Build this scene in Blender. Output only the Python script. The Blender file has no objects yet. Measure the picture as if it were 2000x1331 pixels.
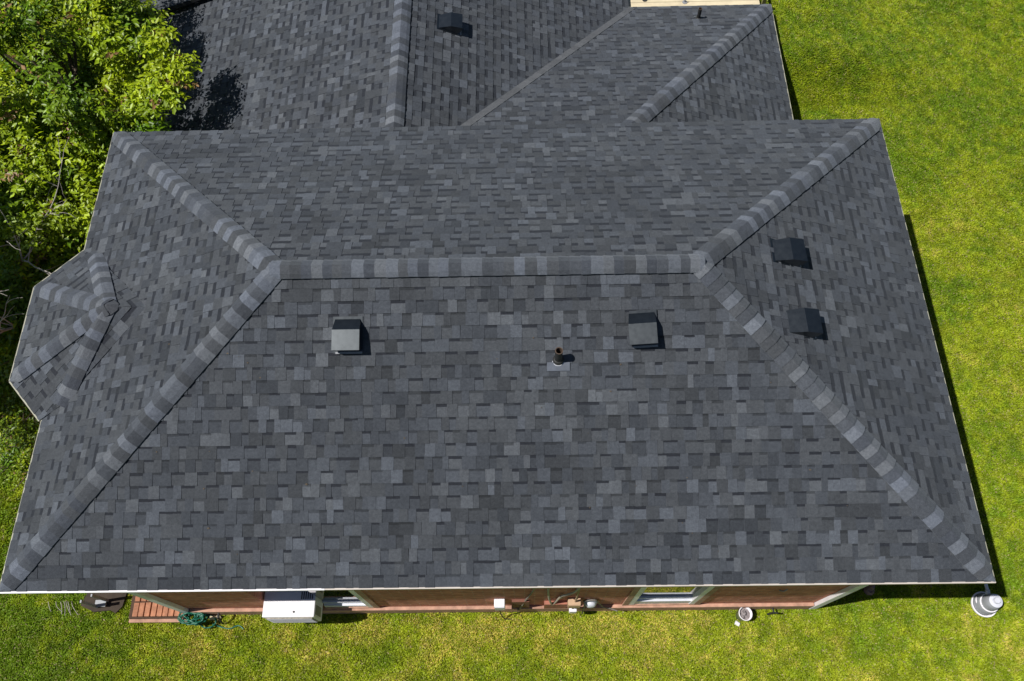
import bpy, math, random
import numpy as np
from mathutils import Vector, Matrix
random.seed(7); rng = np.random.default_rng(11)
scene = bpy.context.scene
col = scene.collection

# ------------------------------------------------------------------ camera
def rx(a): c, s = math.cos(a), math.sin(a); return np.array([[1,0,0],[0,c,-s],[0,s,c]])
def rz(a): c, s = math.cos(a), math.sin(a); return np.array([[c,-s,0],[s,c,0],[0,0,1]])
Rc = rz(0.03113824) @ rx(0.44614179) @ rz(-0.04235157)
cam = bpy.data.objects.new("camera", bpy.data.cameras.new("camera"))
col.objects.link(cam)
M = Matrix([list(r) + [0] for r in Rc.tolist()] + [[0,0,0,1]])
M.translation = Vector((5.818168, -1.498236, 12.173460))
cam.matrix_world = M
cam.data.sensor_width = 36.0
cam.data.lens = 1.6245933 / 2.0 * 36.0
cam.data.clip_start = 0.1; cam.data.clip_end = 2000
scene.camera = cam

# ------------------------------------------------------------------ light
SX, SY = 0.584, 0.0875                       # shadow run per metre of drop
sd = Vector((SX, SY, -1)).normalized()
sun = bpy.data.objects.new("sun", bpy.data.lights.new("sun", 'SUN'))
col.objects.link(sun)
sun.rotation_euler = sd.to_track_quat('-Z', 'Y').to_euler()
sun.location = (-12, -2, 20)
sun.data.energy = 5.0; sun.data.angle = math.radians(0.5); sun.data.color = (1.0, 0.97, 0.92)
world = bpy.data.worlds.new("World"); scene.world = world; world.use_nodes = True
wn = world.node_tree.nodes; wl = world.node_tree.links
sky = wn.new('ShaderNodeTexSky'); sky.sky_type = 'NISHITA'; sky.sun_disc = False
sky.sun_elevation = math.atan2(1, math.hypot(SX, SY)); sky.sun_rotation = math.atan2(-SX, -SY)
sky.air_density = 1.0; sky.dust_density = 0.4; sky.ozone_density = 1.2
wl.new(sky.outputs[0], wn['Background'].inputs[0]); wn['Background'].inputs[1].default_value = 0.05
scene.view_settings.view_transform = 'Standard'; scene.view_settings.look = 'None'
scene.view_settings.exposure = 0.0; scene.view_settings.gamma = 1.0

# ------------------------------------------------------------------ materials
def nmat(name):
    m = bpy.data.materials.new(name); m.use_nodes = True
    nt = m.node_tree; return m, nt, nt.nodes['Principled BSDF']
def N(nt, t, **k):
    n = nt.nodes.new(t)
    for a, b in k.items(): setattr(n, a, b)
    return n
def noise(nt, scale, detail=4, rough=.6, vec=None):
    n = N(nt, 'ShaderNodeTexNoise'); n.inputs['Scale'].default_value = scale
    n.inputs['Detail'].default_value = detail; n.inputs['Roughness'].default_value = rough
    if vec is None:
        tc = N(nt, 'ShaderNodeTexCoord'); vec = tc.outputs['Object']
    nt.links.new(vec, n.inputs['Vector']); return n
def ramp(nt, fac, stops):
    r = N(nt, 'ShaderNodeValToRGB'); e = r.color_ramp.elements
    while len(e) < len(stops): e.new(.5)
    for i, (p, c) in enumerate(stops):
        e[i].position = p; e[i].color = (*c, 1) if len(c) == 3 else c
    nt.links.new(fac, r.inputs[0]); return r
def mul(nt, a, b, fac=1.0, mode='MULTIPLY'):
    m = N(nt, 'ShaderNodeMix', data_type='RGBA', blend_type=mode); m.inputs[0].default_value = fac
    nt.links.new(a, m.inputs[6])
    if isinstance(b, tuple): m.inputs[7].default_value = (*b, 1)
    else: nt.links.new(b, m.inputs[7])
    return m.outputs[2]
def bump(nt, h, bs, strength=.3, dist=.01):
    b = N(nt, 'ShaderNodeBump'); b.inputs['Strength'].default_value = strength; b.inputs['Distance'].default_value = dist
    nt.links.new(h, b.inputs['Height']); nt.links.new(b.outputs[0], bs.inputs['Normal'])
def simple(name, c, rough=.6, metal=0, var=.25, scale=6, spec=.5, bmp=0):
    m, nt, bs = nmat(name)
    n = noise(nt, scale, 6)
    r = ramp(nt, n.outputs[0], [(.3, tuple(x*(1-var) for x in c)), (.7, tuple(min(1, x*(1+var)) for x in c))])
    nt.links.new(r.outputs[0], bs.inputs['Base Color'])
    bs.inputs['Roughness'].default_value = rough; bs.inputs['Metallic'].default_value = metal
    bs.inputs['Specular IOR Level'].default_value = spec
    if bmp:
        n2 = noise(nt, scale*8, 3); bump(nt, n2.outputs[0], bs, bmp, .004)
    return m
def shingle_mat():
    m, nt, bs = nmat('asphalt_shingle')
    at = N(nt, 'ShaderNodeAttribute', attribute_name='Col')
    g = noise(nt, 300, 3, .75); gr = ramp(nt, g.outputs[0], [(.32, (.35,.35,.37)), (.70, (1.75,1.75,1.72))])
    c = mul(nt, at.outputs['Color'], gr.outputs[0])
    w = noise(nt, 30, 6, .7); wr = ramp(nt, w.outputs[0], [(.3, (.76,.76,.77)), (.7, (1.24,1.24,1.23))])
    c = mul(nt, c, wr.outputs[0])
    d = noise(nt, .9, 6, .65); dr = ramp(nt, d.outputs[0], [(.3, (.88,.88,.89)), (.7, (1.12,1.12,1.11))])
    c = mul(nt, c, dr.outputs[0])
    nt.links.new(c, bs.inputs['Base Color'])
    bs.inputs['Roughness'].default_value = .8; bs.inputs['Specular IOR Level'].default_value = .12
    bs.inputs['Sheen Weight'].default_value = .17; bs.inputs['Sheen Roughness'].default_value = .55
    bs.inputs['Sheen Tint'].default_value = (.8, .88, 1, 1)
    bump(nt, g.outputs[0], bs, .55, .004)
    return m
def leaf_mat(name, rough=.45, trans=.35):
    m, nt, bs = nmat(name)
    at = N(nt, 'ShaderNodeAttribute', attribute_name='Col')
    nt.links.new(at.outputs['Color'], bs.inputs['Base Color'])
    bs.inputs['Roughness'].default_value = rough; bs.inputs['Specular IOR Level'].default_value = .4
    tr = N(nt, 'ShaderNodeBsdfTranslucent'); tcol = mul(nt, at.outputs['Color'], (1.6, 1.5, .4))
    nt.links.new(tcol, tr.inputs[0])
    mx = N(nt, 'ShaderNodeMixShader'); mx.inputs[0].default_value = trans
    nt.links.new(bs.outputs[0], mx.inputs[1]); nt.links.new(tr.outputs[0], mx.inputs[2])
    nt.links.new(mx.outputs[0], nt.nodes['Material Output'].inputs[0])
    return m
def ground_mat():
    m, nt, bs = nmat('lawn_soil')
    a = noise(nt, .55, 5, .6); b = noise(nt, 9, 6, .7); c = noise(nt, 90, 4, .7)
    r1 = ramp(nt, a.outputs[0], [(.36, (.09,.155,.004)), (.52, (.14,.20,.006)), (.70, (.22,.25,.02))])
    r2 = ramp(nt, b.outputs[0], [(.3, (.55,.6,.5)), (.7, (1.35,1.3,1.2))])
    r3 = ramp(nt, c.outputs[0], [(.3, (.5,.5,.5)), (.7, (1.4,1.4,1.4))])
    k = mul(nt, mul(nt, r1.outputs[0], r2.outputs[0]), r3.outputs[0])
    nt.links.new(k, bs.inputs['Base Color']); bs.inputs['Roughness'].default_value = .95
    bs.inputs['Specular IOR Level'].default_value = .1
    bump(nt, c.outputs[0], bs, .8, .03)
    return m
def brick_mat():
    m, nt, bs = nmat('faded_red_brick')
    tc = N(nt, 'ShaderNodeTexCoord')
    mp = N(nt, 'ShaderNodeMapping'); mp.inputs['Rotation'].default_value = (math.radians(90), 0, 0)
    nt.links.new(tc.outputs['Object'], mp.inputs[0])
    br = N(nt, 'ShaderNodeTexBrick'); nt.links.new(mp.outputs[0], br.inputs[0])
    br.inputs['Scale'].default_value = 1; br.inputs['Brick Width'].default_value = .26; br.inputs['Row Height'].default_value = .078
    br.inputs['Mortar Size'].default_value = .007; br.inputs['Mortar Smooth'].default_value = .4
    br.inputs['Color1'].default_value = (.46,.155,.10,1); br.inputs['Color2'].default_value = (.60,.25,.165,1)
    br.inputs['Mortar'].default_value = (.52,.33,.25,1)
    n = noise(nt, 7, 6, .7); r = ramp(nt, n.outputs[0], [(.3, (.7,.7,.72)), (.7, (1.3,1.3,1.3))])
    nt.links.new(mul(nt, br.outputs[0], r.outputs[0]), bs.inputs['Base Color'])
    bs.inputs['Roughness'].default_value = .9; bs.inputs['Specular IOR Level'].default_value = .2
    inv = N(nt, 'ShaderNodeMath', operation='SUBTRACT'); inv.inputs[0].default_value = 1
    nt.links.new(br.outputs['Fac'], inv.inputs[1]); bump(nt, inv.outputs[0], bs, .6, .006)
    return m
def glass_mat():
    m, nt, bs = nmat('window_glass')
    n = noise(nt, 2, 2); r = ramp(nt, n.outputs[0], [(.3, (.008,.012,.012)), (.7, (.02,.026,.024))])
    nt.links.new(r.outputs[0], bs.inputs['Base Color'])
    bs.inputs['Roughness'].default_value = .03; bs.inputs['Specular IOR Level'].default_value = 1.0
    return m
def vent_mat():
    m, nt, bs = nmat('black_vent_paint')
    n = noise(nt, 14, 5); r = ramp(nt, n.outputs[0], [(.3, (.005,.007,.010)), (.7, (.009,.012,.016))])
    nt.links.new(r.outputs[0], bs.inputs['Base Color'])
    r2 = ramp(nt, n.outputs[0], [(.3, (.32,)*3), (.7, (.38,)*3)]); nt.links.new(r2.outputs[0], bs.inputs['Roughness'])
    bs.inputs['Metallic'].default_value = .0; bs.inputs['Specular IOR Level'].default_value = .9; bs.inputs['Specular Tint'].default_value = (.86, .94, 1.0, 1)
    return m
SH = shingle_mat(); VENT = vent_mat(); GLASS = glass_mat(); BRICK = brick_mat()
WHITE = simple('white_paint', (.82,.79,.82), .45, var=.08, scale=5)
DRIP = simple('drip_edge_metal', (.56,.50,.45), .45, var=.1, scale=3)
DRIPO = simple('olive_drip_edge', (.35,.34,.26), .5, var=.15, scale=3)
FASC = simple('fascia_board', (.36,.22,.16), .7, var=.2, scale=4)
SOFF = simple('soffit_panel', (.4,.36,.32), .8, var=.1)
LEDGE = simple('pink_brick_ledge', (.44,.25,.175), .85, var=.3, scale=9, bmp=.3)
GREY = simple('grey_plastic', (.26,.27,.29), .5, var=.12, scale=9)
LGREY = simple('pale_grey_plastic', (.62,.63,.69), .4, var=.06, scale=9)
DGREY = simple('dark_grille', (.03,.03,.03), .6, var=.3, scale=20)
BEIGE = simple('beige_plastic', (.50,.33,.20), .6, var=.1, scale=9)
CABLE = simple('grey_conduit', (.20,.18,.16), .6, var=.25, scale=20)
BLACKC = simple('black_rubber', (.02,.02,.02), .6, var=.3, scale=20)
GALV = simple('galvanised_steel', (.24,.26,.30), .36, metal=.8, var=.15, scale=12)
HOSE = simple('green_hose', (.004,.11,.065), .4, var=.3, scale=30)
PAVER = simple('clay_paver', (.40,.175,.095), .85, var=.35, scale=11, bmp=.4)
JOINT = simple('dark_joint', (.07,.04,.025), .95, var=.3, scale=20)
WOOD = simple('pale_deck_wood', (.66,.56,.38), .75, var=.18, scale=3)
BARK = simple('tree_bark', (.10,.075,.05), .9, var=.4, scale=12, bmp=.6)
TWIG = simple('bleached_twig', (.42,.38,.34), .85, var=.25, scale=20)
MATB = simple('brown_rubber_mat', (.045,.032,.022), .9, var=.3, scale=10, bmp=.4)
RUST = simple('rusty_pipe_inside', (.07,.045,.03), .8, var=.3, scale=30)
DEBRIS = simple('grey_debris', (.25,.22,.22), .9, var=.7, scale=22, bmp=.5)
LEAF = leaf_mat('leaf', .42, .22); GRASS = leaf_mat('grass_blade', .6, .25); GROUND = ground_mat()

# ------------------------------------------------------------------ mesh builder
class MB:
    def __init__(s): s.v = []; s.f = []; s.c = []
    def poly(s, pts, c=(1,1,1)):
        i = len(s.v); s.v += [tuple(p) for p in pts]; s.f.append(list(range(i, i+len(pts)))); s.c.append(c)
    def mesh(s, vs, fs, c=(1,1,1)):
        i = len(s.v); s.v += [tuple(p) for p in vs]
        for f in fs: s.f.append([i+k for k in f]); s.c.append(c)
    def box(s, a, b, c=(1,1,1), bev=0.0):
        x0,y0,z0 = a; x1,y1,z1 = b
        if bev <= 0:
            vs = [(x,y,z) for z in (z0,z1) for y in (y0,y1) for x in (x0,x1)]
            s.mesh(vs, [(0,2,3,1),(4,5,7,6),(0,1,5,4),(2,6,7,3),(0,4,6,2),(1,3,7,5)], c); return
        import bmesh
        bm = bmesh.new(); bmesh.ops.create_cube(bm, size=1)
        for v in bm.verts:
            v.co = Vector((x0 + (v.co.x+.5)*(x1-x0), y0 + (v.co.y+.5)*(y1-y0), z0 + (v.co.z+.5)*(z1-z0)))
        bmesh.ops.bevel(bm, geom=bm.edges[:], offset=bev, segments=2, affect='EDGES', profile=.5)
        bm.verts.index_update()
        s.mesh([v.co[:] for v in bm.verts], [[v.index for v in f.verts] for f in bm.faces], c); bm.free()
    def lathe(s, prof, o=(0,0,0), n=28, c=(1,1,1), tilt=None):
        vs = []; fs = []
        for (r, z) in prof:
            for k in range(n):
                a = 2*math.pi*k/n; p = Vector((r*math.cos(a), r*math.sin(a), z))
                if tilt: p = tilt @ p
                vs.append((p.x+o[0], p.y+o[1], p.z+o[2]))
        for i in range(len(prof)-1):
            for k in range(n):
                fs.append((i*n+k, i*n+(k+1)%n, (i+1)*n+(k+1)%n, (i+1)*n+k))
        s.mesh(vs, fs, c)
    def tube(s, pts, r, n=8, c=(1,1,1), cap=True):
        pts = [Vector(p) for p in pts]; rs = r if isinstance(r, (list, tuple)) else [r]*len(pts)
        vs = []; fs = []; up = None
        for i, p in enumerate(pts):
            t = (pts[min(i+1, len(pts)-1)] - pts[max(i-1, 0)]).normalized()
            if up is None: up = t.orthogonal().normalized()
            up = (up - t*up.dot(t)).normalized(); sdv = t.cross(up)
            for k in range(n):
                a = 2*math.pi*k/n; q = p + (up*math.cos(a) + sdv*math.sin(a))*rs[i]; vs.append(q[:])
        for i in range(len(pts)-1):
            for k in range(n): fs.append((i*n+k, i*n+(k+1)%n, (i+1)*n+(k+1)%n, (i+1)*n+k))
        if cap: fs += [tuple(range(n))[::-1], tuple((len(pts)-1)*n+k for k in range(n))]
        s.mesh(vs, fs, c)
    def build(s, name, mat, parent=None, org=(0,0,0), smooth=False, attr=False):
        me = bpy.data.meshes.new(name)
        v = [(a-org[0], b-org[1], c-org[2]) for a,b,c in s.v]
        me.from_pydata(v, [], s.f); me.update()
        if attr:
            a = me.attributes.new('Col', 'FLOAT_COLOR', 'FACE')
            buf = np.ones((len(s.f), 4), np.float32); buf[:, :3] = np.array(s.c, np.float32); a.data.foreach_set('color', buf.ravel())
        if smooth: me.polygons.foreach_set('use_smooth', [True]*len(me.polygons))
        me.materials.append(mat)
        o = bpy.data.objects.new(name, me); col.objects.link(o)
        if parent: o.parent = parent
        return o
def tag(o, label=None, cat=None, group=None, kind=None):
    if label: o['label'] = label
    if cat: o['category'] = cat
    if group: o['group'] = group
    if kind: o['kind'] = kind
    return o
def empty(name, loc, label, cat, group=None):
    o = bpy.data.objects.new(name, None); col.objects.link(o); o.location = loc
    o.empty_display_size = .3
    return tag(o, label, cat, group)
def smoothc(pts, k=6):
    P = [Vector(p) for p in pts]; P = [P[0]] + P + [P[-1]]; out = []
    for i in range(1, len(P)-2):
        for j in range(k):
            t = j/k; a,b,c,d = P[i-1],P[i],P[i+1],P[i+2]
            out.append(.5*((2*b)+(c-a)*t+(2*a-5*b+4*c-d)*t*t+(3*b-a-3*c+d)*t**3))
    out.append(P[-2]); return out

# ------------------------------------------------------------------ roof geometry data
W, D, ZE, SL = 10.897, 6.374, 2.802, 0.4657
ZR = ZE + SL*D/2
A, B, C_, D_ = (0,0,ZE), (W,0,ZE), (W,D,ZE), (0,D,ZE)
L, R = (3.10, D/2, ZR), (W-3.145, D/2, ZR)
Z2, YE = .90, 10.69                            # lower wing: eave height, far eave
XW, XRG, XV, XK = -.79, 4.0, 7.86, 10.47
ZG = 2.70; SE2 = (ZG-Z2)/(XV-XRG); SN2 = .355
YS = 6.33; YN = 13.2
zt = Z2 + SN2*(YE-YS); xt_v = XV-(zt-Z2)/SE2; xt_h = XK-(zt-Z2)/SE2

# ------------------------------------------------------------------ shingles
def clip(poly, n, d):                           # keep n.p <= d
    out = []
    for i in range(len(poly)):
        p, q = poly[i], poly[(i+1) % len(poly)]
        a = n[0]*p[0]+n[1]*p[1]-d; b = n[0]*q[0]+n[1]*q[1]-d
        if a <= 0: out.append(p)
        if a*b < 0:
            t = a/(a-b); out.append((p[0]+(q[0]-p[0])*t, p[1]+(q[1]-p[1])*t))
    return out
def tone():
    r = random.random()
    if r < .15: b = random.uniform(.078, .100)       # light blend
    elif r < .62: b = random.uniform(.057, .073)
    elif r < .94: b = random.uniform(.045, .058)
    else: b = random.uniform(.036, .044)
    k = random.random()
    if k < .5: t = (.87, .97, 1.15)
    else: t = (.90, .98, 1.11)
    return tuple(b*x for x in t)
EXPO = .1432
def slope(name, poly, e0, e1, parent, org, bd=(.05, .064)):
    """one roof plane: courses of laminated shingles; poly lies in the plane, e0-e1 its eave line"""
    e0 = Vector(e0); e1 = Vector(e1); u = (e1-e0).normalized()
    P = [Vector(p) for p in poly]
    cen = sum(P, Vector())/len(P); far = max(P, key=lambda p: ((p-e0) - u*(p-e0).dot(u)).length)
    v = (far-e0) - u*(far-e0).dot(u); v.normalize(); n = u.cross(v)
    if n.z < 0: n = -n
    p2 = [((p-e0).dot(u), (p-e0).dot(v)) for p in P]
    area = sum(p2[i][0]*p2[(i+1)%len(p2)][1]-p2[(i+1)%len(p2)][0]*p2[i][1] for i in range(len(p2)))
    if area < 0: p2 = p2[::-1]
    cuts = []
    for i in range(len(p2)):
        a, b = p2[i], p2[(i+1)%len(p2)]; ex, ey = b[0]-a[0], b[1]-a[1]; l = math.hypot(ex, ey)
        nn = (ey/l, -ex/l); cuts.append((nn, nn[0]*a[0]+nn[1]*a[1]))
    umin, umax = min(p[0] for p in p2), max(p[0] for p in p2); vmin, vmax = min(p[1] for p in p2), max(p[1] for p in p2)
    mb = MB()
    def piece(u0, u1, v0, v1, h0, h1, c, skew=0.0, sk2=0.0):
        q = [(u0, v0), (u1, v0), (u1+sk2, v1), (u0+skew, v1)]
        for nn, d in cuts:
            q = clip(q, nn, d)
            if len(q) < 3: return
        hf = lambda vv: h0 + (h1-h0)*(vv-vb)/(EXPO)
        top = [e0+u*a+v*b+n*hf(b) for a, b in q]; bot = [e0+u*a+v*b-n*.004 for a, b in q]
        k = len(q); vs = top+bot
        fs = [tuple(range(k))] + [(i, k+i, k+(i+1)%k, (i+1)%k) for i in range(k)]
        if (top[1]-top[0]).cross(top[2]-top[1]).dot(n) < 0: fs = [f[::-1] for f in fs]
        mb.mesh(vs, fs, c)
    row = 0; vb = math.floor(vmin/EXPO)*EXPO
    while vb < vmax:
        uu = umin - random.uniform(0, .3)
        edge = random.uniform(-.0015, .0015)
        last = None; raised = random.random() < .5
        while uu < umax:
            w = random.choice((.07,.085,.1,.115,.13,.15)) * random.uniform(.9, 1.1)
            c = tone()
            if last and random.random() < .16: kk = random.uniform(.92,1.08); c = tuple(x*kk for x in last)
            last = c
            if raised:
                j = edge + random.uniform(-.0015, .002)
                piece(uu+.0008, uu+w-.0008, vb-j, vb+EXPO+.012, .0125+random.uniform(0,.002), .0045, c, random.uniform(-.004,.004), random.uniform(-.004,.004))
            else:
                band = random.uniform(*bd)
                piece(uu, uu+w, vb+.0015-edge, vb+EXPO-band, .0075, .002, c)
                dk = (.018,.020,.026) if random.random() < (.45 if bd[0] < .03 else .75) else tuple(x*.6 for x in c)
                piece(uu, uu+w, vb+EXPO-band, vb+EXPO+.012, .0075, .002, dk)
            raised = (not raised) if random.random() < .82 else raised
            uu += w
        vb += EXPO; row += 1
    return mb.build(name, SH, parent, org, attr=True)
def caps(name, p0, p1, pa, pb, parent, org, w=.128, start_taper=True, lo=0.0, crest=.054, edge=.025, expo=.128, pts_t=True):
    """overlapping ridge-cap shingles from p0 (low end) to p1; pa, pb: any points on the two planes beside the line"""
    p0 = Vector(p0); p1 = Vector(p1); t = (p1-p0).normalized(); Ln = (p1-p0).length
    def side(q):
        d = Vector(q)-p0; d = d - t*d.dot(t); return d.normalized()
    da, db = side(pa), side(pb)
    na = da.cross(t); na = na if na.z > 0 else -na
    nb = db.cross(t); nb = nb if nb.z > 0 else -nb
    nm = (na+nb).normalized()
    mb = MB(); s = lo; prevlight = False
    while s < Ln - .02:
        light = random.random() < (.15 if prevlight else .62); prevlight = light
        b = random.uniform(.105, .145) if light else random.uniform(.054, .078)
        tn = random.choice([(.88,.97,1.15), (.91,.98,1.11), (.86,.96,1.18)])
        c = tuple(b*x for x in tn)
        s0, s1 = s, min(s+expo+.03, Ln)
        sk = random.uniform(-.006, .006)
        ring = []
        for ss, lift in ((s0, .012), (s1, .0)):
            ww = min(w, .88*ss+.004) if start_taper else w
            if ss == s0: wj = ww*random.uniform(.97, 1.03)
            else: wj = ww
            q = p0 + t*ss
            k = min(1, wj/w)
            r = [q+da*wj*1.0+na*(edge*k+lift-.006)+t*sk, q+da*wj*.55+na*(crest*.72*k+lift), q+da*wj*.2+nm*(crest*k*.96+lift), q+nm*(crest*k+lift),
                 q+db*wj*.2+nm*(crest*k*.96+lift), q+db*wj*.55+nb*(crest*.72*k+lift), q+db*wj*1.0+nb*(edge*k+lift-.006)-t*sk]
            bt = [q+da*wj*1.0-na*.004+t*sk, q-nm*.002, q+db*wj*1.0-nb*.004-t*sk]
            ring.append((r, bt))
        (r0, b0), (r1, b1) = ring
        vs = r0+r1+b0+b1; m = len(r0)
        fs = [(i, i+1, m+i+1, m+i) for i in range(m-1)]
        o0, o1 = 2*m, 2*m+3
        fs += [(0, 1, 2, 3, o0+1, o0), (3, 4, 5, 6, o0+2, o0+1), (0, o0, o1, m), (m-1, 2*m-1, o1+2, o0+2)]
        mb.mesh(vs, fs, c)
        s += expo*random.uniform(.8, 1.1)
    return mb.build(name, SH, parent, org, attr=True)

HX, HY = 5.4, 3.2
house = empty('brick_house', (HX, HY, 0), 'low brick house under a dark grey shingled hip roof', 'house'); HO = (HX, HY, 0)
def part(name, label=None, parent=house):
    o = bpy.data.objects.new(name, None); col.objects.link(o); o.parent = parent; o.empty_display_size = .2
    if label: o['label'] = label
    return o

# main hip roof
dk = MB(); off = -.012
dk.mesh([(0,0,ZE+off),(W,0,ZE+off),(W,D,ZE+off),(0,D,ZE+off),(L[0],L[1],ZR+off),(R[0],R[1],ZR+off)], [(0,1,5,4),(2,3,4,5),(3,0,4),(1,2,5)])
roof = dk.build('hip_roof', BLACKC, house, HO)
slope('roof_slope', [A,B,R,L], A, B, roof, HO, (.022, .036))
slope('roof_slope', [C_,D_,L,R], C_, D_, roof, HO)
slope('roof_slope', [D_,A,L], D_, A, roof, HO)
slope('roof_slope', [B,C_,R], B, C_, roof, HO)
caps('hip_cap', A, L, B, D_, roof, HO); caps('hip_cap', B, R, C_, A, roof, HO)
caps('hip_cap', D_, L, A, C_, roof, HO); caps('hip_cap', C_, R, D_, B, roof, HO)
caps('ridge_cap', (L[0]-.05,L[1],L[2]+.012), (R[0]+.06,R[1],R[2]+.012), A, D_, roof, HO, start_taper=False, w=.118, expo=.127)

# bay roof on the west side
bv = [(-.006,4.399,ZE), (-.539,3.847,ZE), (-.524,2.524,ZE), (-.03,2.001,ZE)]
ap = (.84, 3.2, 3.44)
n1 = (.27, 4.20, 2.955); s1 = (.27, 2.14, 2.955); em = (1.32, 3.2, 3.425)
d2 = MB(); lw = lambda p: (p[0], p[1], p[2]-.014)
ring = [bv[0], bv[1], bv[2], bv[3], s1, em, n1]
d2.mesh([lw(p) for p in ring+[ap]], [(i, (i+1)%7, 7) for i in range(7)])
bay = d2.build('bay_roof', BLACKC, house, HO)
slope('bay_slope', [bv[0], bv[1], ap, n1], bv[0], bv[1], bay, HO)
slope('bay_slope', [bv[1], bv[2], ap], bv[1], bv[2], bay, HO)
slope('bay_slope', [bv[2], bv[3], s1, ap], bv[2], bv[3], bay, HO)
slope('bay_slope', [n1, ap, em], em, n1, bay, HO); slope('bay_slope', [s1, ap, em], s1, em, bay, HO)
caps('hip_cap', bv[1], ap, bv[0], bv[2], bay, HO, w=.115); caps('hip_cap', bv[2], ap, bv[1], bv[3], bay, HO, w=.115)
caps('hip_cap', n1, ap, bv[0], em, bay, HO, start_taper=False, w=.115, crest=.045, edge=.022)
caps('hip_cap', s1, ap, bv[3], em, bay, HO, start_taper=False, w=.115, crest=.045, edge=.022)
# lead-like patch of shingles over the point where the bay hips meet
pm = MB()
def patch(cx, cy, a, wx, wy, zf, c):
    ca, sa = math.cos(a), math.sin(a); q = [(-wx,-wy),(wx,-wy),(wx,wy),(-wx,wy)]
    top = [(cx+x*ca-y*sa, cy+x*sa+y*ca) for x, y in q]
    pts = [Vector((x, y, zf(x, y))) for x, y in top]
    vs = pts+[p-Vector((0,0,.03)) for p in pts]
    pm.mesh(vs, [(0,1,2,3)]+[(i,4+i,4+(i+1)%4,(i+1)%4) for i in range(4)], c)
k8 = [(.85+.13*math.cos(a), 3.2+.11*math.sin(a), 3.432+.012*math.cos(a)-.008*abs(math.sin(a))) for a in [math.pi*(q+.5)/4 for q in range(8)]]
pm.mesh([(.85,3.2,3.494)]+k8+[(x,y,z-.05) for x,y,z in k8], [(0,1+q,1+(q+1)%8) for q in range(8)]+[(1+q,9+q,9+(q+1)%8,1+(q+1)%8) for q in range(8)], (.062,.066,.075))
patch(1.16, 3.2, 0, .20, .10, lambda x,y: ZE+SL*x+.02+.02*(1.42-x), (.06,.064,.073))
pm.build('cap_patch', SH, bay, HO, attr=True)

# lower wing behind
d3 = MB(); lo = .014
d3.mesh([(XW,YS,Z2-lo),(XW,YN,Z2-lo),(XRG,YN,ZG-lo),(XRG,YS,ZG-lo),(XV,YN,Z2-lo),(XV,YE,Z2-lo),(xt_v,YS,zt-lo),(xt_h,YS,zt-lo),(XK,YE,Z2-lo),(XK,YS,Z2-lo)],
        [(0,3,2,1),(3,6,5,4,2),(6,7,8,5),(7,9,8)])
wing = d3.build('wing_roof', BLACKC, house, HO)
pV=(XV,YE,Z2); pK=(XK,YE,Z2); tv=(xt_v,YS,zt); th=(xt_h,YS,zt)
slope('roof_slope', [(XW,YN,Z2),(XW,YS,Z2),(XRG,YS,ZG),(XRG,YN,ZG)], (XW,YN,Z2), (XW,YS,Z2), wing, HO)
slope('roof_slope', [(XRG,YS,ZG), tv, pV, (XV,YN,Z2), (XRG,YN,ZG)], (XV,YS,Z2), (XV,YN,Z2), wing, HO)
slope('roof_slope', [pV, tv, th, pK], pK, pV, wing, HO)
slope('roof_slope', [pK, th, (XK,YS,Z2)], (XK,YS,Z2), pK, wing, HO)
caps('hip_cap', pK, th, pV, (XK,YS,Z2), wing, HO, w=.135)
caps('ridge_cap', (XRG,YN,ZG), (XRG,YS,ZG), (XW,YN,Z2), (XV,YN,Z2), wing, HO, start_taper=False, w=.135)
vm = MB()      # woven valley strip lying on the slope facing away
t = Vector(tv)-Vector(pV); tl = t.length; t.normalize(); sn = Vector((1,0,0)) - t*t.x; sn.normalize(); nn = sn.cross(t); nn = nn if nn.z > 0 else -nn
s = 0
while s < tl:
    b = random.uniform(.072,.095); e = min(s+.16, tl)
    q0 = Vector(pV)+t*s; q1 = Vector(pV)+t*e
    P4 = [q0+nn*.016, q0+sn*.135+nn*.018, q1+sn*.135+nn*.014, q1+nn*.012]
    vm.mesh(P4+[p-nn*.02 for p in P4], [(0,1,2,3),(0,4,5,1),(1,5,6,2),(3,2,6,7),(0,3,7,4)], (b*.96,b,b*1.07)); s += .145
vm.build('valley_strip', SH, wing, HO, attr=True)
# small low-pitched extension of the wing roof (board facing the camera has its shade painted in as dark colour)
ex0, ex1, ey, ez0, ez1 = -1.36, .62, 10.62, .93, 1.56
slope('extension_slope', [(ex0,YN,ez0),(ex0,ey,ez0),(ex1,ey,ez1),(ex1,YN,ez1)], (ex0,YN,ez0), (ex0,ey,ez0), wing, HO)
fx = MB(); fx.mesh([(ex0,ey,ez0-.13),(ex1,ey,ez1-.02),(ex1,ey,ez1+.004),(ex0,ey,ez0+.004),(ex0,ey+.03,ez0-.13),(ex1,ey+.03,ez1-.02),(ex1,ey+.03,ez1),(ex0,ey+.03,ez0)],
    [(0,1,2,3),(4,7,6,5),(0,4,5,1),(0,3,7,4)]); fx.build('fascia', simple('shade_painted_fascia', (.05,.05,.055), .7), wing, HO)

g = MB()
for k in range(34):
    x = random.uniform(1.5, W-1.5); y = random.uniform(.3, 2.5); z = ZE+SL*y+.014
    a = random.uniform(0, 3.14); r_ = random.uniform(.004, .011); q = [(x+r_*math.cos(a+i*1.57)*(1 if i%2 else 1.8), y+r_*math.sin(a+i*1.57)) for i in range(4)]
    g.mesh([(u_, v_, z+SL*(v_-y)) for u_, v_ in q]+[(x, y, z+.004)], [(0,1,4),(1,2,4),(2,3,4),(3,0,4)])
tag(g.build('leaf_litter', BARK, roof, HO), kind='stuff')
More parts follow.
